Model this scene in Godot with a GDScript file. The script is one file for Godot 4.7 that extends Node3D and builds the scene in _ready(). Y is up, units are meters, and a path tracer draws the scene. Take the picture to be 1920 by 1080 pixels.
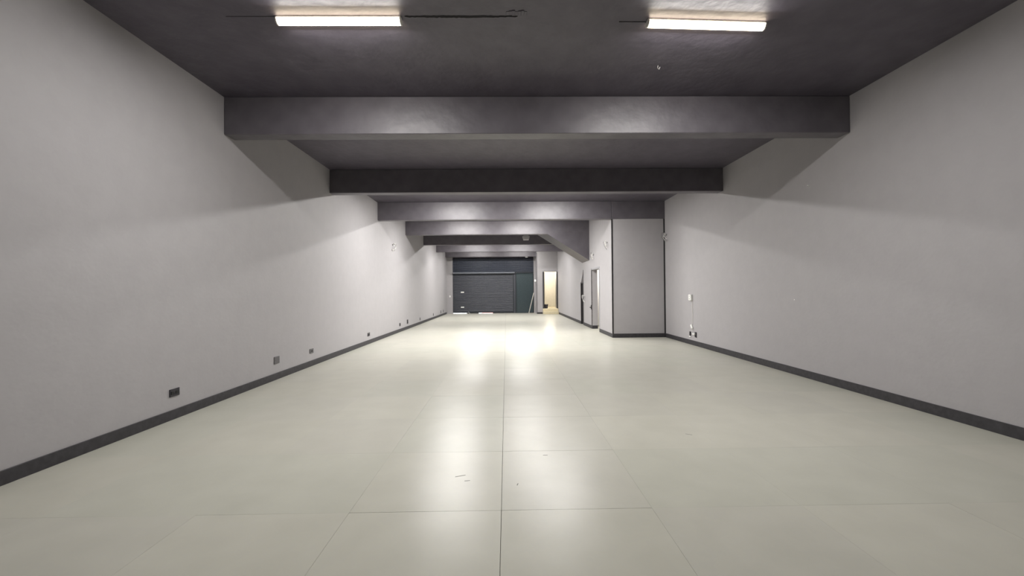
extends Node3D

# ---------------------------------------------------------------- room numbers
const XL := -3.73          # inner face of the left wall
const XR := 4.687          # inner face of the right wall
const XB := 3.12           # face of the partition that juts out on the right
const HC := 4.011          # ceiling height
const BB := 3.51           # underside of the beams
const ZF := 5.6            # wall behind the photographer
const ZE := -26.0          # roller shutter wall
const ZP := -12.03         # front of the partition
const ZD := -24.8          # wall with the far doorway

const LAMP_ENERGY := 8.6
const SIDE_SHARE := 0.6
const GLOW := 18.0

var M := {}
var used := {}
var rng := RandomNumberGenerator.new()

func _ready():
	rng.seed = 7
	# ---------------- camera, sky, exposure
	var cam := Camera3D.new()
	cam.name = "camera"
	add_child(cam)
	cam.fov = rad_to_deg(2.0 * atan(540.0 / 770.0))
	cam.near = 0.05
	cam.far = 200.0
	cam.position = Vector3(0, 1.4, 0)
	cam.rotation = Vector3(0.00710, -0.01412, -0.00871)
	cam.current = true
	var we := WorldEnvironment.new()
	we.name = "environment"
	var env := Environment.new()
	env.background_mode = Environment.BG_SKY
	var sky := Sky.new()
	var sm := ProceduralSkyMaterial.new()
	sm.sky_top_color = Color(0.85, 0.87, 0.9)
	sm.sky_horizon_color = Color(0.92, 0.93, 0.94)
	sm.ground_horizon_color = Color(0.8, 0.8, 0.8)
	sm.ground_bottom_color = Color(0.5, 0.5, 0.5)
	sm.sun_angle_max = 0.0
	sky.sky_material = sm
	env.sky = sky
	env.background_energy_multiplier = 6.0
	env.ambient_light_source = Environment.AMBIENT_SOURCE_SKY
	env.tonemap_mode = Environment.TONE_MAPPER_LINEAR
	env.tonemap_exposure = 1.0
	env.sdfgi_enabled = true
	env.ssao_enabled = true
	env.ssil_enabled = true
	we.environment = env
	add_child(we)

	materials()
	shell()
	beams()
	partition()
	far_end()
	lamps()
	wall_fittings()
	small_things()

# ---------------------------------------------------------------- materials
func noise_tex(freq: float, lo: Color, hi: Color, octaves := 4, size := 512, normal := false, bump := 4.0, sd := 1) -> NoiseTexture2D:
	var n := FastNoiseLite.new()
	n.seed = sd
	n.noise_type = FastNoiseLite.TYPE_SIMPLEX_SMOOTH
	n.frequency = freq
	n.fractal_octaves = octaves
	var t := NoiseTexture2D.new()
	t.width = size
	t.height = size
	t.seamless = true
	t.noise = n
	if normal:
		t.as_normal_map = true
		t.bump_strength = bump
	else:
		var g := Gradient.new()
		g.set_color(0, lo)
		g.set_color(1, hi)
		t.color_ramp = g
	return t

func mat(color: Color, rough := 0.6, metal := 0.0) -> StandardMaterial3D:
	var m := StandardMaterial3D.new()
	m.albedo_color = color
	m.roughness = rough
	m.metallic = metal
	return m

func mottled(color: Color, rough: float, spread: float, freq: float, scale: float, bump_freq: float, bump: float, normal_scale: float, sd: int) -> StandardMaterial3D:
	var m := mat(Color.WHITE, rough)
	m.albedo_texture = noise_tex(freq, color.darkened(spread), color.lightened(spread), 4, 512, false, 0.0, sd)
	m.uv1_triplanar = true
	m.uv1_world_triplanar = true
	m.uv1_scale = Vector3.ONE * scale
	if bump > 0.0:
		m.normal_enabled = true
		m.normal_texture = noise_tex(bump_freq, Color.BLACK, Color.WHITE, 4, 512, true, bump, sd + 20)
		m.normal_scale = normal_scale
	return m

func materials():
	M.wall = mottled(Color8(165, 162, 164), 0.62, 0.015, 0.012, 0.5, 0.05, 3.0, 0.07, 3)
	M.dark = mottled(Color8(82, 77, 87), 0.5, 0.05, 0.012, 0.45, 0.03, 5.0, 0.14, 5)
	M.beam = mottled(Color8(91, 87, 93), 0.42, 0.05, 0.010, 0.5, 0.02, 4.0, 0.14, 6)
	for i in 4:
		var c: Color = [Color8(181, 179, 168), Color8(179, 178, 167), Color8(183, 181, 170), Color8(180, 178, 168)][i]
		M["floor%d" % i] = mottled(c, 0.31, 0.025, 0.008, 0.5, 0.012, 2.0, 0.06, 8)
		M["floor%d" % i].metallic_specular = 0.3
	M.screed = mat(Color8(92, 90, 84), 0.9)
	M.base = mottled(Color8(43, 41, 45), 0.55, 0.08, 0.02, 1.0, 0.05, 2.0, 0.2, 9)
	M.black = mat(Color8(22, 21, 24), 0.5)
	M.seal = mat(Color8(26, 24, 28), 0.8)
	M.outlet = mat(Color8(40, 37, 44), 0.45)
	M.socket = mat(Color8(16, 15, 18), 0.5)
	M.greyplate = mat(Color8(92, 90, 92), 0.5)
	M.white = mat(Color8(236, 236, 232), 0.4)
	M.wire = mat(Color8(225, 224, 220), 0.45)
	M.greywire = mat(Color8(120, 118, 116), 0.5)
	M.shutter = mottled(Color8(66, 68, 76), 0.5, 0.05, 0.02, 1.0, 0.0, 0.0, 0.0, 11)
	M.housing = mottled(Color8(50, 55, 68), 0.5, 0.06, 0.02, 1.0, 0.0, 0.0, 0.0, 12)
	M.ledge = mat(Color8(112, 116, 124), 0.4)
	M.rail = mat(Color8(40, 44, 50), 0.4)
	M.teal = mottled(Color8(48, 60, 64), 0.3, 0.05, 0.02, 1.0, 0.0, 0.0, 0.0, 13)
	M.frame = mat(Color8(62, 60, 62), 0.5)
	M.frame_light = mat(Color8(150, 149, 152), 0.5)
	M.cream = mottled(Color8(226, 222, 212), 0.7, 0.03, 0.015, 0.6, 0.0, 0.0, 0.0, 14)
	M.step = mottled(Color8(214, 202, 170), 0.5, 0.04, 0.02, 0.8, 0.0, 0.0, 0.0, 15)
	M.sage = mat(Color8(140, 144, 130), 0.6)
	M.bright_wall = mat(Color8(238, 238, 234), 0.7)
	M.wood = mottled(Color8(196, 190, 180), 0.6, 0.06, 0.03, 2.0, 0.0, 0.0, 0.0, 16)
	M.doorleaf = mat(Color8(128, 126, 128), 0.5)
	M.darkdoor = mat(Color8(44, 42, 44), 0.5)
	M.pavement = mottled(Color8(214, 208, 200), 0.8, 0.03, 0.02, 1.0, 0.0, 0.0, 0.0, 17)
	M.brickpave = mottled(Color8(206, 120, 105), 0.8, 0.05, 0.02, 1.0, 0.0, 0.0, 0.0, 18)
	M.lamp_body = mat(Color8(225, 222, 216), 0.5)
	var g := mat(Color8(250, 246, 238), 0.5)
	g.emission_enabled = true
	g.emission = Color(1.0, 0.93, 0.82)
	g.emission_energy_multiplier = GLOW
	M.glow = g
	var gd := mat(Color8(250, 246, 238), 0.5)
	gd.emission_enabled = true
	gd.emission = Color(1.0, 0.97, 0.92)
	gd.emission_energy_multiplier = 4.0
	M.bulb = gd

# ---------------------------------------------------------------- mesh helpers
func start() -> SurfaceTool:
	var st := SurfaceTool.new()
	st.begin(Mesh.PRIMITIVE_TRIANGLES)
	st.set_smooth_group(-1)
	return st

func tri(st: SurfaceTool, a: Vector3, b: Vector3, c: Vector3, out: Vector3):
	if (b - a).cross(c - a).dot(out) > 0.0:   # clockwise faces the viewer
		st.add_vertex(a); st.add_vertex(c); st.add_vertex(b)
	else:
		st.add_vertex(a); st.add_vertex(b); st.add_vertex(c)

func quad(st: SurfaceTool, a: Vector3, b: Vector3, c: Vector3, d: Vector3, out: Vector3):
	tri(st, a, b, c, out)
	tri(st, a, c, d, out)

func bx(st: SurfaceTool, lo: Vector3, hi: Vector3, bev := 0.0):
	var c := (lo + hi) * 0.5
	var h := ((hi - lo) * 0.5).abs()
	var b: float = minf(bev, minf(h.x, minf(h.y, h.z)) * 0.9)
	for a in 3:
		var u := (a + 1) % 3
		var w := (a + 2) % 3
		for s: float in [-1.0, 1.0]:
			var p: Array[Vector3] = []
			for k in [[-1, -1], [1, -1], [1, 1], [-1, 1]]:
				var v := Vector3.ZERO
				v[a] = s * h[a]
				v[u] = k[0] * (h[u] - b)
				v[w] = k[1] * (h[w] - b)
				p.append(c + v)
			var o := Vector3.ZERO
			o[a] = s
			quad(st, p[0], p[1], p[2], p[3], o)
			if b > 0.0:
				for t: float in [-1.0, 1.0]:   # edge between face (a,s) and face (u,t)
					var e: Array[Vector3] = []
					for q in [[true, -1.0], [true, 1.0], [false, 1.0], [false, -1.0]]:
						var v := Vector3.ZERO
						v[a] = s * (h[a] if q[0] else h[a] - b)
						v[u] = t * (h[u] - b if q[0] else h[u])
						v[w] = q[1] * (h[w] - b)
						e.append(c + v)
					var oo := Vector3.ZERO
					oo[a] = s
					oo[u] = t
					quad(st, e[0], e[1], e[2], e[3], oo)
	if b > 0.0:
		for sx: float in [-1.0, 1.0]:
			for sy: float in [-1.0, 1.0]:
				for sz: float in [-1.0, 1.0]:
					var s := Vector3(sx, sy, sz)
					tri(st, c + s * Vector3(h.x, h.y - b, h.z - b), c + s * Vector3(h.x - b, h.y, h.z - b), c + s * Vector3(h.x - b, h.y - b, h.z), s)

# polygon given in two coordinates and pulled along the third (axis 0 x, 1 y, 2 z)
func prism(st: SurfaceTool, poly: PackedVector2Array, axis: int, from: float, to: float):
	var pt := func(p: Vector2, d: float) -> Vector3:
		match axis:
			0: return Vector3(d, p.y, p.x)     # poly = (z, y)
			1: return Vector3(p.x, d, p.y)     # poly = (x, z)
		return Vector3(p.x, p.y, d)            # poly = (x, y)
	var dir: Vector3 = pt.call(Vector2.ZERO, 1.0)
	var ids := Geometry2D.triangulate_polygon(poly)
	for i in range(0, ids.size(), 3):
		tri(st, pt.call(poly[ids[i]], from), pt.call(poly[ids[i + 1]], from), pt.call(poly[ids[i + 2]], from), dir * signf(from - to))
		tri(st, pt.call(poly[ids[i]], to), pt.call(poly[ids[i + 1]], to), pt.call(poly[ids[i + 2]], to), dir * signf(to - from))
	var area := 0.0
	for i in poly.size():
		area += poly[i].cross(poly[(i + 1) % poly.size()])
	for i in poly.size():
		var a := poly[i]
		var b := poly[(i + 1) % poly.size()]
		var n := Vector2(b.y - a.y, a.x - b.x) * signf(area)
		var o: Vector3 = pt.call(n, 0.0)
		quad(st, pt.call(a, from), pt.call(b, from), pt.call(b, to), pt.call(a, to), o)

func tube(st: SurfaceTool, path: Array, r: float, sides := 8, r_end := -1.0):
	var rings := []
	for i in path.size():
		var p: Vector3 = path[i]
		var q0: Vector3 = path[maxi(i - 1, 0)]
		var q1: Vector3 = path[mini(i + 1, path.size() - 1)]
		var t := (q1 - q0).normalized()
		var up := Vector3.UP if absf(t.y) < 0.9 else Vector3.RIGHT
		var u := t.cross(up).normalized()
		var w := t.cross(u).normalized()
		var rr: float = r if r_end < 0.0 else lerpf(r, r_end, float(i) / (path.size() - 1))
		var ring := []
		for k in sides:
			var a := TAU * k / sides
			ring.append(p + (u * cos(a) + w * sin(a)) * rr)
		rings.append([p, ring])
	for i in path.size() - 1:
		for k in sides:
			var a: Vector3 = rings[i][1][k]
			var b: Vector3 = rings[i][1][(k + 1) % sides]
			var c: Vector3 = rings[i + 1][1][(k + 1) % sides]
			var d: Vector3 = rings[i + 1][1][k]
			quad(st, a, b, c, d, (a + b + c + d) * 0.25 - (rings[i][0] + rings[i + 1][0]) * 0.5)
	for e in [0, path.size() - 1]:
		var p: Vector3 = rings[e][0]
		var nb: Vector3 = path[1] if e == 0 else path[e - 1]
		for k in sides:
			tri(st, p, rings[e][1][k], rings[e][1][(k + 1) % sides], p - nb)

func curve(points: Array, steps := 24) -> Array:
	var c := Curve3D.new()
	for i in points.size():
		var p: Vector3 = points[i]
		var a: Vector3 = points[maxi(i - 1, 0)]
		var b: Vector3 = points[mini(i + 1, points.size() - 1)]
		var t := (b - a) / 6.0
		c.add_point(p, -t, t)
	var out := []
	for k in steps + 1:
		out.append(c.sample_baked(c.get_baked_length() * k / steps, true))
	return out

func finish(st: SurfaceTool) -> ArrayMesh:
	st.generate_normals()
	return st.commit()

func numbered(called: String) -> String:
	if not used.has(called):
		used[called] = 0
		return called
	used[called] += 1
	return "%s_%03d" % [called, used[called]]

func obj(called: String, mesh: Mesh, m: Material, parent: Node = null) -> MeshInstance3D:
	var o := MeshInstance3D.new()
	o.mesh = mesh
	o.material_override = m
	o.cast_shadow = GeometryInstance3D.SHADOW_CASTING_SETTING_ON
	if parent == null:
		o.name = numbered(called)
		add_child(o, true)
	else:
		var k := 0
		var base := called
		while parent.has_node(NodePath(called)):
			k += 1
			called = "%s_%03d" % [base, k]
		o.name = called
		parent.add_child(o, true)
	return o

func box(called: String, lo: Vector3, hi: Vector3, m: Material, parent: Node = null, bev := 0.0) -> MeshInstance3D:
	var st := start()
	bx(st, lo, hi, bev)
	return obj(called, finish(st), m, parent)

func tag(o: Node, label: String, category: String, group := "", kind := "") -> Node:
	o.set_meta("label", label)
	o.set_meta("category", category)
	if group != "":
		o.set_meta("group", group)
	if kind != "":
		o.set_meta("kind", kind)
	return o

func thing(called: String, at: Vector3, label: String, category: String, group := "") -> Node3D:
	var o := Node3D.new()
	o.name = numbered(called)
	add_child(o, true)
	o.position = at
	tag(o, label, category, group)
	return o

func structure(called: String, label: String, category: String) -> Node3D:
	var o := Node3D.new()
	o.name = called
	add_child(o, true)
	tag(o, label, category, "", "structure")
	return o

# ---------------------------------------------------------------- the shell
func shell():
	# floor: screed slab with large square boards laid on it, joints left open
	var fl := box("floor", Vector3(XL - 0.2, -0.25, ZE - 0.25), Vector3(XR + 0.2, -0.012, ZF + 0.2), M.screed)
	tag(fl, "pale greenish grey floor of large square boards with thin dark joints", "floor", "", "structure")
	var p := 0.966
	var xs := [XL]
	for k in range(-4, 6):
		var x := -0.043 + k * p
		if x > XL + 0.1 and x < XR - 0.1:
			xs.append(x)
	xs.append(XR)
	var zs := [ZF]
	for k in range(-9, 30):
		var z := -2.632 - k * 0.965
		if z < ZF - 0.1 and z > ZE + 0.1:
			zs.append(z)
	zs.append(ZE)
	for r in zs.size() - 1:
		for c in xs.size() - 1:
			var x0: float = xs[c]
			var x1: float = xs[c + 1]
			if x0 > XB - 0.2 and zs[r] < ZP - 0.3:
				continue
			var mid := absf((x0 + x1) * 0.5 + 0.043) < 1.0
			var gx0 := 0.0015 if absf(x0 + 0.043) < 0.01 else (0.0008 if mid else 0.0002)
			var gx1 := 0.0015 if absf(x1 + 0.043) < 0.01 else (0.0008 if mid else 0.0002)
			var gz := 0.0012 if mid else 0.0003
			var w := (x1 - x0) - gx0 - gx1
			var d: float = zs[r] - zs[r + 1] - gz * 2.0
			var bm := BoxMesh.new()
			bm.size = Vector3(w, 0.012, d)
			var o := obj("floor_board", bm, M["floor%d" % rng.randi_range(0, 3)], fl)
			o.position = Vector3((x0 + gx0 + x1 - gx1) * 0.5, -0.006, (zs[r] + zs[r + 1]) * 0.5)
			o.rotation = Vector3(rng.randf_range(-0.0004, 0.0004), 0, rng.randf_range(-0.0006, 0.0006))
	for q in [[-0.36, -3.13, 0.04, 0.35], [0.07, -2.98, 0.015, 1.3], [-0.3, -3.05, 0.02, 0.2], [0.32, -3.5, 0.02, 0.0], [1.75, -3.95, 0.03, -0.5]]:
		var mk := box("scuff_mark", Vector3(-q[2], 0.0, -0.003), Vector3(q[2], 0.0006, 0.003), M.screed, fl)
		mk.position = Vector3(q[0], 0, q[1])
		mk.rotation.y = q[3]
	# ceiling slab with the dark ragged slab joint that runs through the first lamps
	var ce := box("ceiling", Vector3(XL - 0.2, HC, ZE - 0.25), Vector3(XR + 0.2, HC + 0.25, ZF + 0.2), M.dark)
	tag(ce, "dark charcoal painted concrete ceiling between the beams", "ceiling", "", "structure")
	var st := start()
	var n := 46
	var pts := []
	for i in n + 1:
		var t := float(i) / n
		var wid: float = 0.005 + 0.005 * rng.randf() + (0.006 * sin(t * PI))
		if i == 0 or i == n:
			wid = 0.001
		pts.append([lerpf(-0.94, 0.13, t), -3.885 + rng.randf_range(-0.004, 0.004) + 0.03 * maxf(0.0, t - 0.8), wid])
	for i in n:
		var a = pts[i]
		var b = pts[i + 1]
		quad(st, Vector3(a[0], HC - 0.006, a[1] - a[2]), Vector3(b[0], HC - 0.006, b[1] - b[2]), Vector3(b[0], HC - 0.001, b[1] + b[2]), Vector3(a[0], HC - 0.001, a[1] + a[2]), Vector3.DOWN)
		quad(st, Vector3(a[0], HC - 0.006, a[1] - a[2]), Vector3(b[0], HC - 0.006, b[1] - b[2]), Vector3(b[0], HC + 0.01, b[1] - b[2]), Vector3(a[0], HC + 0.01, a[1] - a[2]), Vector3.FORWARD)
	obj("slab_joint", finish(st), M.seal, ce)
	# faint continuations of the same joint
	box("slab_joint", Vector3(-2.62, HC - 0.002, -3.893), Vector3(-2.16, HC + 0.01, -3.888), M.seal, ce)
	box("slab_joint", Vector3(1.12, HC - 0.003, -3.966), Vector3(1.38, HC + 0.01, -3.958), M.seal, ce)
	# a rough trowelled patch at the end of the joint
	st = start()
	for i in 7:
		var x := 0.02 + 0.028 * i
		bx(st, Vector3(x, HC - 0.004 - 0.002 * (i % 3), -3.87 + 0.012 * (i % 2)), Vector3(x + 0.03, HC + 0.01, -3.815 + 0.008 * (i % 3)), 0.003)
	obj("plaster_patch", finish(st), M.dark, ce)

	var w := box("wall_left", Vector3(XL - 0.2, -0.25, ZE - 0.25), Vector3(XL, HC, ZF + 0.2), M.wall)
	tag(w, "long grey left wall carrying the row of low sockets", "wall", "", "structure")
	w = box("wall_right", Vector3(XR, -0.25, ZE - 0.25), Vector3(XR + 0.2, HC, ZF + 0.2), M.wall)
	tag(w, "long grey right wall with the white socket box and cable", "wall", "", "structure")
	w = box("wall_front", Vector3(XL, -0.25, ZF), Vector3(XR, HC, ZF + 0.2), M.wall)
	tag(w, "grey end wall behind the photographer", "wall", "", "structure")
	# skirting
	var b := box("baseboard_left", Vector3(XL, 0, ZE + 0.35), Vector3(XL + 0.013, 0.11, ZF), M.base, null, 0.003)
	tag(b, "dark charcoal skirting along the foot of the left wall", "baseboard", "", "structure")
	b = box("baseboard_right", Vector3(XR - 0.013, 0, ZP), Vector3(XR, 0.118, ZF), M.base, null, 0.003)
	tag(b, "dark charcoal skirting along the foot of the right wall", "baseboard", "", "structure")

# ---------------------------------------------------------------- beams
func beams():
	var rows := [
		[-2.2, -2.42, XR, "dark ceiling beam overhead just out of view"],
		[-5.49, -5.705, XR, "nearest wide dark ceiling beam, lit along its lower edge"],
		[-8.755, -8.97, XR, "second ceiling beam, its front face in deep violet shade"],
		[-12.0, -12.2, XR, "third ceiling beam, running above the grey partition front"],
		[-15.3, -15.5, XB, "fourth ceiling beam, meeting the sloping stair underside"],
		[-18.64, -18.84, XB, "fifth ceiling beam, narrow and very dark behind the fourth"],
		[-22.0, -22.2, XB, "sixth ceiling beam, pale lit band in front of the last one"],
		[-25.3, -25.6, 2.5, "last ceiling beam, right above the roller shutter housing"]]
	for i in rows.size():
		var r = rows[i]
		var o := structure(numbered("ceiling_beam"), r[3], "beam")
		if i == 3:
			var g := XB - 0.01
			box("beam_length", Vector3(XL, BB - 0.02, r[1]), Vector3(g, HC, r[0]), M.beam, o, 0.008)
			box("beam_length", Vector3(g + 0.006, BB - 0.02, r[1]), Vector3(XR, HC, r[0] - 0.004), M.beam, o, 0.008)
		else:
			box("beam_length", Vector3(XL, BB, r[1]), Vector3(r[2], HC, r[0]), M.beam, o, 0.008)
	# underside of a stair that comes down through the ceiling to the partition
	var st := start()
	prism(st, PackedVector2Array([Vector2(0.78, HC), Vector2(XB, 2.52), Vector2(XB, HC)]), 2, -16.75, -15.301)
	var s := obj("stair_underside", finish(st), M.beam)
	tag(s, "dark sloping underside of a stair coming down to the partition wall", "stair", "", "structure")

# ---------------------------------------------------------------- partition block on the right
func partition():
	var t := 0.2
	var w := structure("wall_partition", "grey partition block jutting out from the right wall, with two openings", "wall")
	var top := HC
	# front face
	box("front_panel", Vector3(XB, 0, ZP - t), Vector3(XR, BB - 0.02, ZP), M.wall, w)
	# long side with openings: near doorway -13.72 .. -14.9, far hatch -16.55 .. -17.1
	box("side_panel", Vector3(XB, 0, -13.72), Vector3(XB + t, top, ZP - t), M.wall, w)
	box("side_panel", Vector3(XB, 2.13, -14.9), Vector3(XB + t, top, -13.72), M.wall, w)
	box("side_panel", Vector3(XB, 0, -16.55), Vector3(XB + t, top, -14.9), M.wall, w)
	var st := start()
	prism(st, PackedVector2Array([Vector2(-16.55, 2.23), Vector2(-17.1, 1.72), Vector2(-17.1, top), Vector2(-16.55, top)]), 0, XB, XB + t)
	obj("side_panel", finish(st), M.wall, w)
	box("side_panel", Vector3(XB, 0, -26.0), Vector3(XB + t, top, -17.1), M.wall, w)
	# walls inside the block
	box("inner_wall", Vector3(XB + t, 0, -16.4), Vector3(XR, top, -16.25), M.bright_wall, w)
	box("inner_wall", Vector3(XB + t, 0, -18.2), Vector3(XR, top, -18.05), M.wall, w)
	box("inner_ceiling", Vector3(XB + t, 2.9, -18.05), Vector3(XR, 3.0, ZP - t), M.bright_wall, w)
	box("inner_floor", Vector3(XB + t - 0.001, -0.012, -18.05), Vector3(XR, 0.0, ZP - t), M.screed, w)

	# skirting
	var b := structure("baseboard_partition", "dark skirting round the foot of the grey partition block", "baseboard")
	var e := 0.013
	box("skirting_length", Vector3(XB - e, 0, ZP), Vector3(XR - e, 0.118, ZP + e), M.base, b, 0.003)
	box("skirting_length", Vector3(XB - e, 0, -13.72), Vector3(XB, 0.118, ZP), M.base, b, 0.003)
	box("skirting_length", Vector3(XB - e, 0, -16.5), Vector3(XB, 0.118, -14.95), M.base, b, 0.003)
	box("skirting_length", Vector3(XB - e, 0, ZD), Vector3(XB, 0.118, -17.14), M.base, b, 0.003)
	box("skirting_length", Vector3(XB, 0, -14.9), Vector3(XB + t, 0.118, -14.9 + e), M.base, b, 0.003)

	# black corner strips
	st = start()
	bx(st, Vector3(XB - 0.012, 0.118, ZP - 0.02), Vector3(XB + 0.024, BB - 0.02, ZP + 0.012), 0.004)
	var c := obj("trim_1", finish(st), M.black)
	tag(c, "thin black corner strip on the outer edge of the partition block", "trim", "", "structure")
	c = box("trim_2", Vector3(XR - 0.042, 0.118, ZP - 0.001), Vector3(XR, BB - 0.02, ZP + 0.012), M.black, null, 0.004)
	tag(c, "thin black strip where the partition front meets the right wall", "trim", "", "structure")

	# near doorway: slim frame with a black rebate and latch on its far side
	var d := structure("door_1", "open doorway in the partition side with bright light inside", "door")
	box("door_frame", Vector3(XB - 0.012, 0, -14.98), Vector3(XB + 0.01, 2.19, -14.9), M.frame, d, 0.003)
	box("door_frame", Vector3(XB - 0.012, 2.13, -14.9), Vector3(XB + 0.01, 2.19, -13.66), M.frame_light, d, 0.003)
	box("door_frame", Vector3(XB - 0.012, 0, -13.72), Vector3(XB + 0.01, 2.13, -13.66), M.frame_light, d, 0.003)
	st = start()
	bx(st, Vector3(XB - 0.03, 0.70, -15.0), Vector3(XB - 0.012, 0.86, -14.95), 0.004)
	bx(st, Vector3(XB - 0.065, 0.76, -14.99), Vector3(XB - 0.03, 0.79, -14.96), 0.004)
	bx(st, Vector3(XB - 0.065, 0.76, -15.06), Vector3(XB - 0.045, 0.79, -14.97), 0.004)
	obj("latch", finish(st), M.black, d)

	# far hatch under the stair, with its own sloping head
	d = structure("door_2", "narrow dark hatch with a sloping head in the partition side", "door")
	st = start()
	bx(st, Vector3(XB + 0.05, 0.0, -17.1), Vector3(XB + 0.08, 1.68, -16.55), 0.003)
	obj("door_leaf", finish(st), M.darkdoor, d)
	box("cross_rail", Vector3(XB + 0.0, 1.68, -17.1), Vector3(XB + 0.1, 1.72, -16.55), M.black, d, 0.004)
	st = start()
	prism(st, PackedVector2Array([Vector2(-16.56, 1.72), Vector2(-17.09, 1.72), Vector2(-16.56, 2.21)]), 0, XB + 0.05, XB + 0.08)
	obj("head_panel", finish(st), M.doorleaf, d)
	box("door_frame", Vector3(XB - 0.01, 0, -16.57), Vector3(XB + 0.06, 2.22, -16.53), M.frame, d, 0.003)
	box("door_frame", Vector3(XB - 0.01, 0, -17.12), Vector3(XB + 0.06, 1.72, -17.08), M.black, d, 0.003)

	# lamp inside the small room
	var l := thing("bulkhead_lamp", Vector3(4.2, 2.72, -15.4), "round white lamp on the ceiling inside the bright partition room", "lamp")
	st = start()
	tube(st, [Vector3(0, 0.08, 0), Vector3(0, 0.18, 0)], 0.11, 20)
	obj("base", finish(st), M.white, l)
	var sp := SphereMesh.new()
	sp.radius = 0.1
	sp.height = 0.2
	var o := obj("globe", sp, M.bulb, l)
	var om := OmniLight3D.new()
	om.name = "globe_light"
	om.light_energy = 3.0
	om.light_color = Color(1, 0.98, 0.94)
	om.light_size = 0.08
	om.omni_range = 12.0
	om.omni_attenuation = 2.0
	om.shadow_enabled = true
	o.add_child(om)

# ---------------------------------------------------------------- the far end
func far_end():
	var w := structure("wall_back", "grey end wall around the roller shutter opening", "wall")
	box("wall_panel", Vector3(XL, -0.1, ZE - 0.2), Vector3(-3.37, HC, ZE + 0.04), M.wall, w)
	var wh := box("wall_header", Vector3(-3.37, 3.47, ZE - 0.2), Vector3(1.74, HC, ZE - 0.06), M.dark)
	tag(wh, "dark wall strip between the shutter housing and the ceiling", "wall", "", "structure")
	# outside
	var pv := box("pavement", Vector3(-6, -0.3, -34), Vector3(6, -0.02, ZE - 0.25), M.pavement)
	tag(pv, "bright pavement outside, glimpsed in the slit below the shutter", "pavement", "", "structure")
	box("brick_band", Vector3(-1.6, -0.03, -27.2), Vector3(-0.85, -0.012, ZE - 0.25), M.brickpave, pv)

	# doorway wall and pillar
	var dw := structure("wall_doorway", "grey wall with the pillar beside the lit far doorway", "wall")
	var t := 0.16
	box("side_return", Vector3(1.74, -0.1, ZE - 0.2), Vector3(1.99, HC, ZE), M.wall, dw)
	box("pillar", Vector3(1.86, 0, ZE), Vector3(2.2, 3.7, ZD), M.wall, dw)
	box("lintel", Vector3(2.2, 2.6, ZD - t), Vector3(XB, HC, ZD), M.wall, dw)
	box("edge_strip", Vector3(1.848, 0.0, ZD - 0.03), Vector3(1.872, 3.7, ZD + 0.008), M.frame, dw, 0.003)
	box("header", Vector3(1.86, 3.7, ZE), Vector3(2.2, HC, ZD), M.wall, dw)
	var bb := box("baseboard_pillar", Vector3(1.86, 0, ZD), Vector3(2.19, 0.1, ZD + 0.013), M.base, null, 0.003)
	tag(bb, "short dark skirting at the foot of the pillar", "baseboard", "", "structure")
	# door
	var d := structure("door_3", "lit far doorway with dark frame above two cream steps", "door")
	box("door_frame", Vector3(2.2, 0.32, ZD - t), Vector3(2.29, 2.54, ZD + 0.01), M.frame, d, 0.004)
	box("door_frame", Vector3(3.05, 0.32, ZD - t), Vector3(XB, 2.54, ZD + 0.01), M.darkdoor, d, 0.004)
	box("door_frame", Vector3(2.2, 2.54, ZD - t), Vector3(XB, 2.62, ZD + 0.01), M.frame_light, d, 0.004)
	var leaf := box("door_leaf", Vector3(2.29, 0.34, ZD - t - 0.9), Vector3(2.33, 2.52, ZD - t), M.sage, d, 0.004)
	var st := start()
	tube(st, [Vector3(2.33, 1.35, ZD - t - 0.82), Vector3(2.38, 1.35, ZD - t - 0.82), Vector3(2.38, 1.35, ZD - t - 0.7)], 0.01)
	obj("door_handle", finish(st), M.black, leaf)
	# steps
	var s := thing("doorstep", Vector3(2.65, 0, ZD), "two cream tiled steps leading up to the far doorway", "steps")
	box("lower_step", Vector3(-0.44, 0, 0.25), Vector3(0.46, 0.16, 0.52), M.step, s, 0.008)
	box("upper_step", Vector3(-0.44, 0.0, 0.012), Vector3(0.46, 0.31, 0.25), M.step, s, 0.008)
	box("sill", Vector3(2.2, 0.0, ZD - t), Vector3(XB, 0.32, ZD), M.step, dw, 0.004)
	# passage behind the door
	var p := structure("wall_passage", "cream walls of the lit passage behind the far doorway", "wall")
	box("wall_panel", Vector3(1.99, 0.32, -28.0), Vector3(3.5, 3.0, -27.85), M.cream, p)
	box("wall_panel", Vector3(1.99, 0.32, -27.85), Vector3(2.06, 3.0, ZE - 0.2), M.cream, p)
	box("wall_panel", Vector3(3.32, 0.32, -27.85), Vector3(3.5, 3.0, -26.0), M.cream, p)
	box("ceiling_panel", Vector3(1.99, 3.0, -28.0), Vector3(3.5, 3.1, ZD - t), M.cream, p)
	box("floor_panel", Vector3(1.99, 0.0, -28.0), Vector3(3.5, 0.32, ZD - t), M.step, p)
	var l := thing("passage_lamp", Vector3(2.75, 2.8, -26.2), "small round lamp inside the cream passage behind the far doorway", "lamp")
	st = start()
	tube(st, [Vector3(0, 0.1, 0), Vector3(0, 0.2, 0)], 0.09, 16)
	obj("base", finish(st), M.white, l)
	var sp := SphereMesh.new()
	sp.radius = 0.1
	sp.height = 0.2
	var o := obj("globe", sp, M.bulb, l)
	var om := OmniLight3D.new()
	om.name = "globe_light"
	om.light_energy = 2.4
	om.light_color = Color(1, 0.97, 0.92)
	om.light_size = 0.08
	om.omni_range = 12.0
	om.omni_attenuation = 2.0
	om.shadow_enabled = true
	o.add_child(om)
	# small dark things left inside the doorway
	var bk := thing("bucket", Vector3(2.42, 0.32, ZD - 0.1), "small dark bucket at the left side of the far doorway sill", "bucket")
	st = start()
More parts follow.
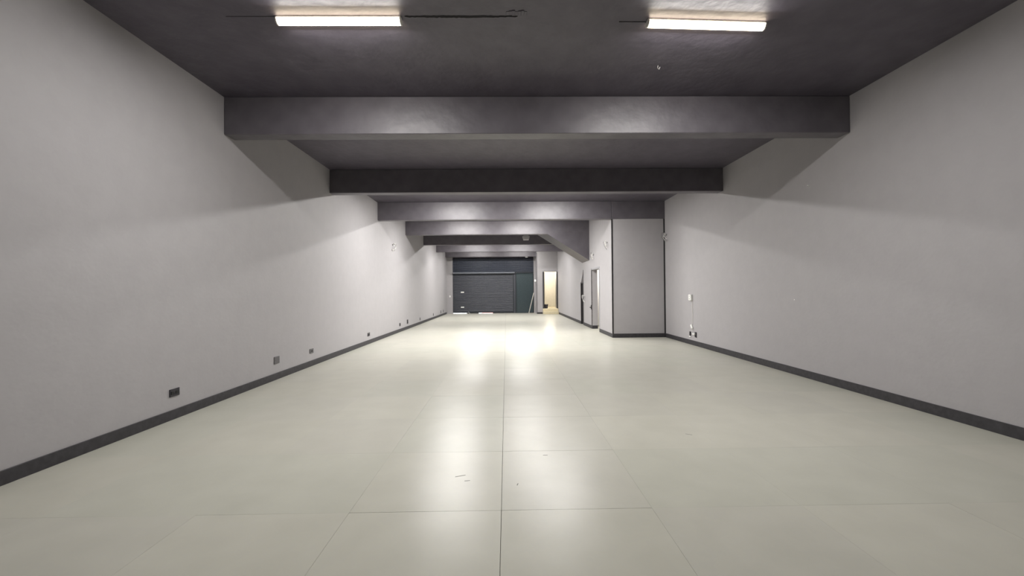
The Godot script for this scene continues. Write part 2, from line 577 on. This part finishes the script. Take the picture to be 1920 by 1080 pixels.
	tube(st, [Vector3(0, 0, 0), Vector3(0, 0.24, 0)], 0.085, 18, 0.115)
	obj("pail", finish(st), M.outlet, bk)
	st = start()
	var hp := []
	for i in 13:
		var a := PI * i / 12.0
		hp.append(Vector3(cos(a) * 0.115, 0.22 + sin(a) * 0.05, sin(a) * 0.09))
	tube(st, hp, 0.006, 6)
	obj("handle", finish(st), M.black, bk)

	# roller shutter
	var sh := thing("roller_shutter", Vector3(0, 0, ZE), "dark grey slatted roller shutter closing the far end of the hall", "shutter")
	var x0 := -3.37
	var x1 := 0.43
	var gap := 0.042
	var n := 26
	var pitch := (2.45 - gap - 0.06) / n
	st = start()
	var prof := PackedVector2Array()
	for i in 7:
		var a := PI * i / 6.0
		prof.append(Vector2(-0.012 + sin(a) * 0.024, -cos(a) * pitch * 0.43))
	prof.append(Vector2(-0.02, pitch * 0.43))
	prof.append(Vector2(-0.02, -pitch * 0.43))
	prism(st, prof, 0, x0, x1)
	var slat := finish(st)
	for i in n:
		var o2 := obj("slat", slat, M.shutter, sh)
		o2.position.y = gap + 0.06 + pitch * (i + 0.5)
	box("backing_sheet", Vector3(x0, gap, -0.03), Vector3(x1, 2.6, -0.022), M.rail, sh)
	box("bottom_bar", Vector3(x0, gap, -0.03), Vector3(x1, gap + 0.06, 0.02), M.rail, sh, 0.006)
	box("rubber_seal", Vector3(-2.5, 0, -0.02), Vector3(-1.75, gap, 0.0), M.black, sh)
	box("rubber_seal", Vector3(-0.85, 0, -0.02), Vector3(x1, gap, 0.0), M.black, sh)
	box("guide_rail", Vector3(0.43, 0, -0.05), Vector3(0.49, 2.6, 0.05), M.rail, sh, 0.006)
	box("guide_rail", Vector3(0.49, 0, -0.05), Vector3(0.57, 2.6, 0.02), M.shutter, sh, 0.006)
	box("guide_rail", Vector3(0.57, 0, -0.05), Vector3(0.635, 2.6, 0.05), M.rail, sh, 0.006)
	box("guide_rail", Vector3(x0, 0.06, -0.05), Vector3(x0 + 0.05, 2.45, 0.04), M.rail, sh, 0.006)
	var lg := box("ledge", Vector3(x0, 2.5, -0.05), Vector3(0.55, 2.6, 0.16), M.ledge, sh, 0.02)
	box("ledge_lip", Vector3(x0, 2.45, -0.05), Vector3(0.55, 2.5, 0.08), M.rail, lg, 0.01)
	# ribbed housing above
	var hs := thing("shutter_housing", Vector3(0, 0, ZE), "dark blue grey ribbed housing above the roller shutter and steel door", "shutter housing")
	box("casing", Vector3(x0, 2.601, -0.05), Vector3(1.74, 3.47, 0.02), M.housing, hs)
	for i in 9:
		st = start()
		var y := 2.64 + i * 0.093
		prism(st, PackedVector2Array([Vector2(0.02, y), Vector2(0.045, y + 0.025), Vector2(0.045, y + 0.055), Vector2(0.02, y + 0.075)]), 0, x0, 1.73)
		obj("rib", finish(st), M.housing, hs)
	for y: float in [1.342, 0.398]:
		box("sticker", Vector3(-2.87, y - 0.035, 0.013), Vector3(-2.67, y + 0.035, 0.018), M.white, sh)
	# steel door right of the shutter
	var sd := thing("steel_door", Vector3(1.185, 0, ZE), "dark teal painted steel door panel right of the roller shutter", "door")
	box("leaf", Vector3(-0.55, 0.03, -0.04), Vector3(0.53, 2.52, 0.0), M.teal, sd, 0.006)
	box("top_rail", Vector3(-0.55, 2.52, -0.05), Vector3(0.555, 2.6, 0.03), M.rail, sd, 0.006)
	box("jamb", Vector3(0.53, 0, -0.05), Vector3(0.555, 2.52, 0.04), M.black, sd, 0.004)
	box("threshold", Vector3(-0.55, 0, -0.05), Vector3(0.53, 0.03, 0.01), M.rail, sd, 0.004)

# ---------------------------------------------------------------- tube lamps
func lamp(x: float, z: float, turn: float, power: float, label: String, length := 1.18):
	var o := thing("batten_lamp", Vector3(x, HC, z), label, "lamp", "batten lamps on the ceiling")
	o.rotation.y = turn
	var h := length * 0.5
	box("body", Vector3(-h, -0.018, -0.04), Vector3(h, 0.0, 0.04), M.lamp_body, o, 0.004)
	var st := start()
	var prof := PackedVector2Array()
	for i in 13:
		var a := -PI * i / 12.0
		prof.append(Vector2(cos(a) * 0.045, -0.018 + sin(a) * 0.045))
	prism(st, prof, 0, -h + 0.012, h - 0.012)
	obj("diffuser", finish(st), M.glow, o)
	for s: float in [-1.0, 1.0]:
		st = start()
		var pr := PackedVector2Array()
		for i in 13:
			var a := -PI * i / 12.0
			pr.append(Vector2(cos(a) * 0.047, -0.016 + sin(a) * 0.049))
		prism(st, pr, 0, s * (h - 0.012), s * h)
		obj("end_cap", finish(st), M.lamp_body, o)
	# one light just in front of each face of the diffuser: below, and along both flanks
	for k in 3:
		var al := AreaLight3D.new()
		al.name = ["tube_light", "flank_light", "flank_light_001"][k]
		al.area_size = Vector2(length - 0.04, 0.05 if k == 0 else 0.035)
		al.light_energy = LAMP_ENERGY * power * (1.0 if k == 0 else SIDE_SHARE)
		al.light_color = Color(1.0, 0.995, 0.985)
		al.area_range = 40.0
		al.area_attenuation = 2.0
		al.shadow_enabled = true
		o.add_child(al)
		al.position = [Vector3(0, -0.070, 0), Vector3(0, -0.058, -0.047), Vector3(0, -0.058, 0.047)][k]
		al.rotation = [Vector3(-PI / 2, 0, 0), Vector3(-1.1, 0, 0), Vector3(-1.1, PI, 0)][k]

func lamps():
	lamp(-1.565, -3.916, 0.0, 0.51, "left glowing tube lamp on the ceiling before the nearest beam")
	lamp(1.975, -3.972, 0.042, 0.51, "right glowing tube lamp on the ceiling before the nearest beam")
	lamp(-1.48, -10.45, 0.0, 0.94, "left tube lamp hidden behind the second beam")
	lamp(1.3, -10.45, 0.0, 0.94, "right tube lamp hidden behind the second beam")
	lamp(-1.6, -13.85, 0.0, 0.9, "left tube lamp hidden behind the third beam")
	lamp(0.66, -13.85, 0.0, 0.9, "right tube lamp hidden behind the third beam")
	lamp(-1.7, -20.4, 0.0, 0.85, "left tube lamp hidden behind the fifth beam")
	lamp(0.8, -20.4, 0.0, 0.85, "right tube lamp hidden behind the fifth beam")
	lamp(-1.7, -23.8, 0.0, 0.5, "left tube lamp hidden behind the sixth beam")
	lamp(0.8, -23.8, 0.0, 0.5, "right tube lamp hidden behind the sixth beam")

# ---------------------------------------------------------------- sockets on the walls
# y0..y1 and z0..z1 of a plate on the left wall
func left_socket(z: float, y: float, w: float, h: float, holes: int, label: String, m: Material):
	var o := thing("wall_socket", Vector3(XL, y, z), label, "socket", "low sockets along the left wall")
	box("plate", Vector3(0, -h / 2, -w / 2), Vector3(0.012, h / 2, w / 2), m, o, 0.003)
	for k in holes:
		var c := 0.0 if holes == 1 else (k - 0.5) * w * 0.45
		box("insert", Vector3(0.011, -h * 0.22, c - 0.021), Vector3(0.016, h * 0.22, c + 0.021), M.socket, o, 0.002)

func wall_fittings():
	left_socket(-4.66, 0.298, 0.135, 0.085, 2, "nearest black double socket on the left wall above the skirting", M.outlet)
	var bp := thing("blank_plate", Vector3(XL, 0.315, -6.71), "grey blank cover plate on the left wall beyond the nearest black socket", "cover plate")
	box("plate", Vector3(0, -0.058, -0.075), Vector3(0.012, 0.058, 0.075), M.greyplate, bp, 0.004)
	for s: float in [-1.0, 1.0]:
		var st := start()
		tube(st, [Vector3(0.012, 0, s * 0.055), Vector3(0.0145, 0, s * 0.055)], 0.004, 10)
		obj("screw", finish(st), M.frame, bp)
	left_socket(-7.9, 0.288, 0.14, 0.085, 1, "dark socket just past the grey blank plate, its insert showing black", M.greyplate)
	left_socket(-11.16, 0.258, 0.16, 0.09, 1, "dark socket alone halfway along the left wall skirting", M.outlet)
	left_socket(-14.43, 0.257, 0.13, 0.105, 1, "lower nearer one of two close dark sockets far along left wall", M.outlet)
	left_socket(-15.53, 0.28, 0.17, 0.15, 1, "taller farther one of two close dark sockets far along left wall", M.outlet)
	left_socket(-17.77, 0.226, 0.09, 0.12, 1, "narrow dark socket left of the far end of the left wall", M.outlet)
	left_socket(-21.0, 0.23, 0.09, 0.13, 1, "narrow dark socket between the lone narrow one and the last two", M.outlet)
	left_socket(-23.4, 0.24, 0.13, 0.17, 1, "nearer one of the last two dark sockets before the shutter", M.outlet)
	left_socket(-24.3, 0.25, 0.09, 0.16, 1, "very last dark socket on the left wall before the shutter", M.outlet)
	var sw := thing("light_switch", Vector3(-3.55, 1.09, ZE + 0.04), "tiny white switch at the far left beside the roller shutter", "switch")
	box("plate", Vector3(-0.035, -0.06, 0), Vector3(0.035, 0.06, 0.012), M.white, sw, 0.003)
	box("rocker", Vector3(-0.015, -0.03, 0.012), Vector3(0.015, 0.03, 0.018), M.wire, sw, 0.002)

	# white surface box on the right wall with its cable and two black sockets
	var wb := thing("surface_socket", Vector3(XR, 1.195, -10.33), "white surface mounted socket box high on the right wall", "socket")
	box("case", Vector3(-0.055, -0.075, -0.07), Vector3(0, 0.075, 0.07), M.white, wb, 0.008)
	for s: float in [-1.0, 1.0]:
		var st := start()
		tube(st, [Vector3(-0.055, s * 0.034, 0), Vector3(-0.0575, s * 0.034, 0)], 0.012, 14)
		obj("outlet_hole", finish(st), M.greywire, wb)
	var cb := thing("power_cable", Vector3(XR, 0.3, -10.25), "thin white cable hanging from the white socket box to the black sockets", "cable")
	var st2 := start()
	tube(st2, curve([Vector3(-0.01, 0.82, -0.02), Vector3(-0.012, 0.55, -0.015), Vector3(-0.012, 0.25, -0.02), Vector3(-0.02, 0.19, -0.05)], 16), 0.0055, 8)
	obj("cord", finish(st2), M.wire, cb)
	st2 = start()
	tube(st2, curve([Vector3(-0.03, 0.13, -0.0), Vector3(-0.03, 0.06, 0.0), Vector3(-0.045, -0.0, 0.02), Vector3(-0.04, -0.01, 0.12)], 14), 0.0055, 8)
	obj("cord", finish(st2), M.wire, cb)
	st2 = start()
	tube(st2, [Vector3(-0.02, 0.2, -0.075), Vector3(-0.028, 0.17, -0.04), Vector3(-0.03, 0.115, 0.01)], 0.022, 10)
	obj("connector", finish(st2), M.white, cb)
	box("plug", Vector3(-0.055, -0.032, 0.06), Vector3(-0.013, 0.012, 0.15), M.white, cb, 0.008)
	var bs := thing("wall_socket", Vector3(XR, 0.275, -10.41), "black socket on the right wall, farther of two under white box", "socket", "black sockets low on the right wall")
	box("plate", Vector3(-0.012, -0.055, -0.04), Vector3(0, 0.055, 0.04), M.outlet, bs, 0.003)
	box("insert", Vector3(-0.016, -0.03, -0.02), Vector3(-0.011, 0.03, 0.02), M.socket, bs, 0.002)
	var cap := box("lower_cap", Vector3(-0.03, -0.085, -0.03), Vector3(0, -0.057, 0.05), M.white, bs, 0.006)
	cap.set_meta("label", "small white cap under the socket")
	bs = thing("wall_socket", Vector3(XR, 0.275, -10.11), "black socket on the right wall with a white plug in it", "socket", "black sockets low on the right wall")
	box("plate", Vector3(-0.012, -0.065, -0.05), Vector3(0, 0.065, 0.05), M.outlet, bs, 0.003)
	box("insert", Vector3(-0.016, -0.03, -0.02), Vector3(-0.011, 0.03, 0.02), M.socket, bs, 0.002)
	# small white plugs left in the right wall
	var an := thing("wall_plug", Vector3(XR, 2.98, -6.25), "upper white wall plug sticking out of right wall, a short slanted dash", "wall plug")
	st2 = start()
	tube(st2, [Vector3(0.0, -0.004, -0.02), Vector3(-0.035, 0.006, 0.0)], 0.006, 8)
	obj("pin", finish(st2), M.white, an)
	an = thing("wall_plug", Vector3(XR, 1.217, -6.61), "lower white wall plug on the right wall, a tiny dot", "wall plug")
	st2 = start()
	tube(st2, [Vector3(0.0, 0, 0), Vector3(-0.008, 0, 0)], 0.009, 10)
	obj("pin", finish(st2), M.white, an)
	# sensor on the pillar side
	var se := thing("sensor_box", Vector3(1.86, 2.03, -25.55), "white rounded sensor on the side of the pillar above the leaning batten", "sensor")
	box("case", Vector3(-0.11, -0.08, -0.06), Vector3(0, 0.06, 0.06), M.white, se, 0.02)
	box("lens", Vector3(-0.115, -0.05, -0.03), Vector3(-0.108, 0.0, 0.03), M.frame_light, se, 0.002)
	# cut wires left hanging from holes
	wires(Vector3(XL, 2.95, -13.57), Vector3(1, 0, 0), 0.17, 3, "tangle of white wires hanging out of left wall below third beam")
	wires(Vector3(XR, 3.0, -11.9), Vector3(-1, 0, 0), 0.13, 4, "loop of wires at the corner of right wall and partition front")
	wires(Vector3(XB, 2.86, -12.6), Vector3(-1, 0, 0), 0.14, 5, "loose wires high on the partition side close to its corner")
	wires(Vector3(XB, 2.66, -14.56), Vector3(-1, 0, 0), 0.11, 6, "small wire loop high on the partition side above the open doorway")
	wires(Vector3(XB, 1.15, -16.3), Vector3(-1, 0, 0), 0.17, 8, "white wires hanging at hand height beside the narrow dark hatch")

func wires(at: Vector3, n: Vector3, size: float, sd: int, label: String):
	var o := thing("wire_tail", at, label, "wires")
	var r := RandomNumberGenerator.new()
	r.seed = sd
	var st := start()
	tube(st, [Vector3.ZERO, n * 0.012], 0.028, 12)
	obj("wall_box", finish(st), M.greyplate, o)
	for k in 3:
		st = start()
		var p := [n * 0.01 + Vector3(0, 0.01 * k, 0)]
		var drop := size * r.randf_range(0.6, 1.3)
		p.append(n * (0.05 + 0.03 * k) + Vector3(0, r.randf_range(0.0, 0.07), r.randf_range(-0.06, 0.06)))
		p.append(n * (0.07 + 0.02 * k) + Vector3(0, -drop * 0.4, r.randf_range(-0.12, 0.12)))
		p.append(n * 0.05 + Vector3(0, -drop, r.randf_range(-0.08, 0.08)))
		p.append(n * 0.02 + Vector3(0, -drop * r.randf_range(0.7, 1.2) - 0.02, r.randf_range(-0.14, 0.14)))
		tube(st, curve(p, 20), 0.008 if k < 2 else 0.006, 6)
		obj("wire", finish(st), M.wire if k < 2 else M.greywire, o)

# ---------------------------------------------------------------- loose small things
func small_things():
	var b := thing("wooden_batten", Vector3(1.396, 0, -25.55), "pale wooden batten leaning slantwise against the pillar", "batten")
	var st := start()
	bx(st, Vector3(-0.022, 0, -0.015), Vector3(0.022, 1.31, 0.015), 0.003)
	var o := obj("strip", finish(st), M.wood, b)
	o.rotation.z = -0.245
	o.position.y = 0.006
	b = thing("thin_rod", Vector3(1.8, 0, -25.7), "thin pale rod standing upright at the foot of the pillar", "rod")
	st = start()
	tube(st, [Vector3(-0.05, 0.0, 0), Vector3(0.04, 0.76, -0.02)], 0.012, 8)
	obj("rod", finish(st), M.wood, b)
	b = thing("cord_end", Vector3(1.62, 0, -25.3), "curved pale cord lying on the floor at the foot of pillar", "cord")
	st = start()
	tube(st, curve([Vector3(-0.18, 0.012, 0.15), Vector3(-0.08, 0.012, -0.1), Vector3(0.08, 0.015, -0.14), Vector3(0.18, 0.012, 0.0), Vector3(0.2, 0.012, 0.16)], 20), 0.012, 8)
	obj("cord", finish(st), M.wood, b)
	b = thing("paper_scrap", Vector3(-2.37, 0, -25.8), "white folded paper scrap on the floor before the shutter", "paper")
	st = start()
	quad(st, Vector3(-0.1, 0.004, 0.05), Vector3(0.0, 0.1, 0.02), Vector3(-0.01, 0.11, -0.06), Vector3(-0.12, 0.004, -0.04), Vector3(-1, 1, 0.5))
	quad(st, Vector3(0.0, 0.1, 0.02), Vector3(0.08, 0.004, 0.06), Vector3(0.09, 0.004, -0.05), Vector3(-0.01, 0.11, -0.06), Vector3(1, 1, 0.5))
	obj("sheet", finish(st), M.white, b)
	b = thing("ceiling_box", Vector3(0.84, HC, -17.0), "small pale grey box hanging from ceiling behind the fourth beam", "box")
	box("drop", Vector3(-0.1, -0.4, -0.1), Vector3(0.1, 0.0, 0.1), M.wall, b, 0.006)
	st = start()
	prism(st, PackedVector2Array([Vector2(-0.15, -0.36), Vector2(-0.11, -0.5), Vector2(0.11, -0.5), Vector2(0.15, -0.36)]), 2, -0.14, 0.14)
	obj("hood", finish(st), M.wall, b)
	b = thing("ceiling_wire", Vector3(1.8, HC, -4.74), "tiny white wire end hanging from ceiling beyond right lamp", "wire")
	st = start()
	tube(st, curve([Vector3(-0.01, 0.0, 0.0), Vector3(-0.012, -0.03, 0), Vector3(0.004, -0.045, 0), Vector3(0.01, -0.02, 0)], 12), 0.002, 6)
	obj("wire", finish(st), M.wire, b)
	b = thing("smoke_sensor", Vector3(1.28, 3.51, -25.45), "small white sensor under the last beam in front of the shutter housing", "sensor")
	st = start()
	tube(st, [Vector3(0, 0.0, 0), Vector3(0, -0.04, 0)], 0.1, 18, 0.075)
	obj("case", finish(st), M.white, b)
	st = start()
	tube(st, [Vector3(0, -0.04, 0), Vector3(0, -0.055, 0)], 0.03, 12)
	obj("lens", finish(st), M.greyplate, b)
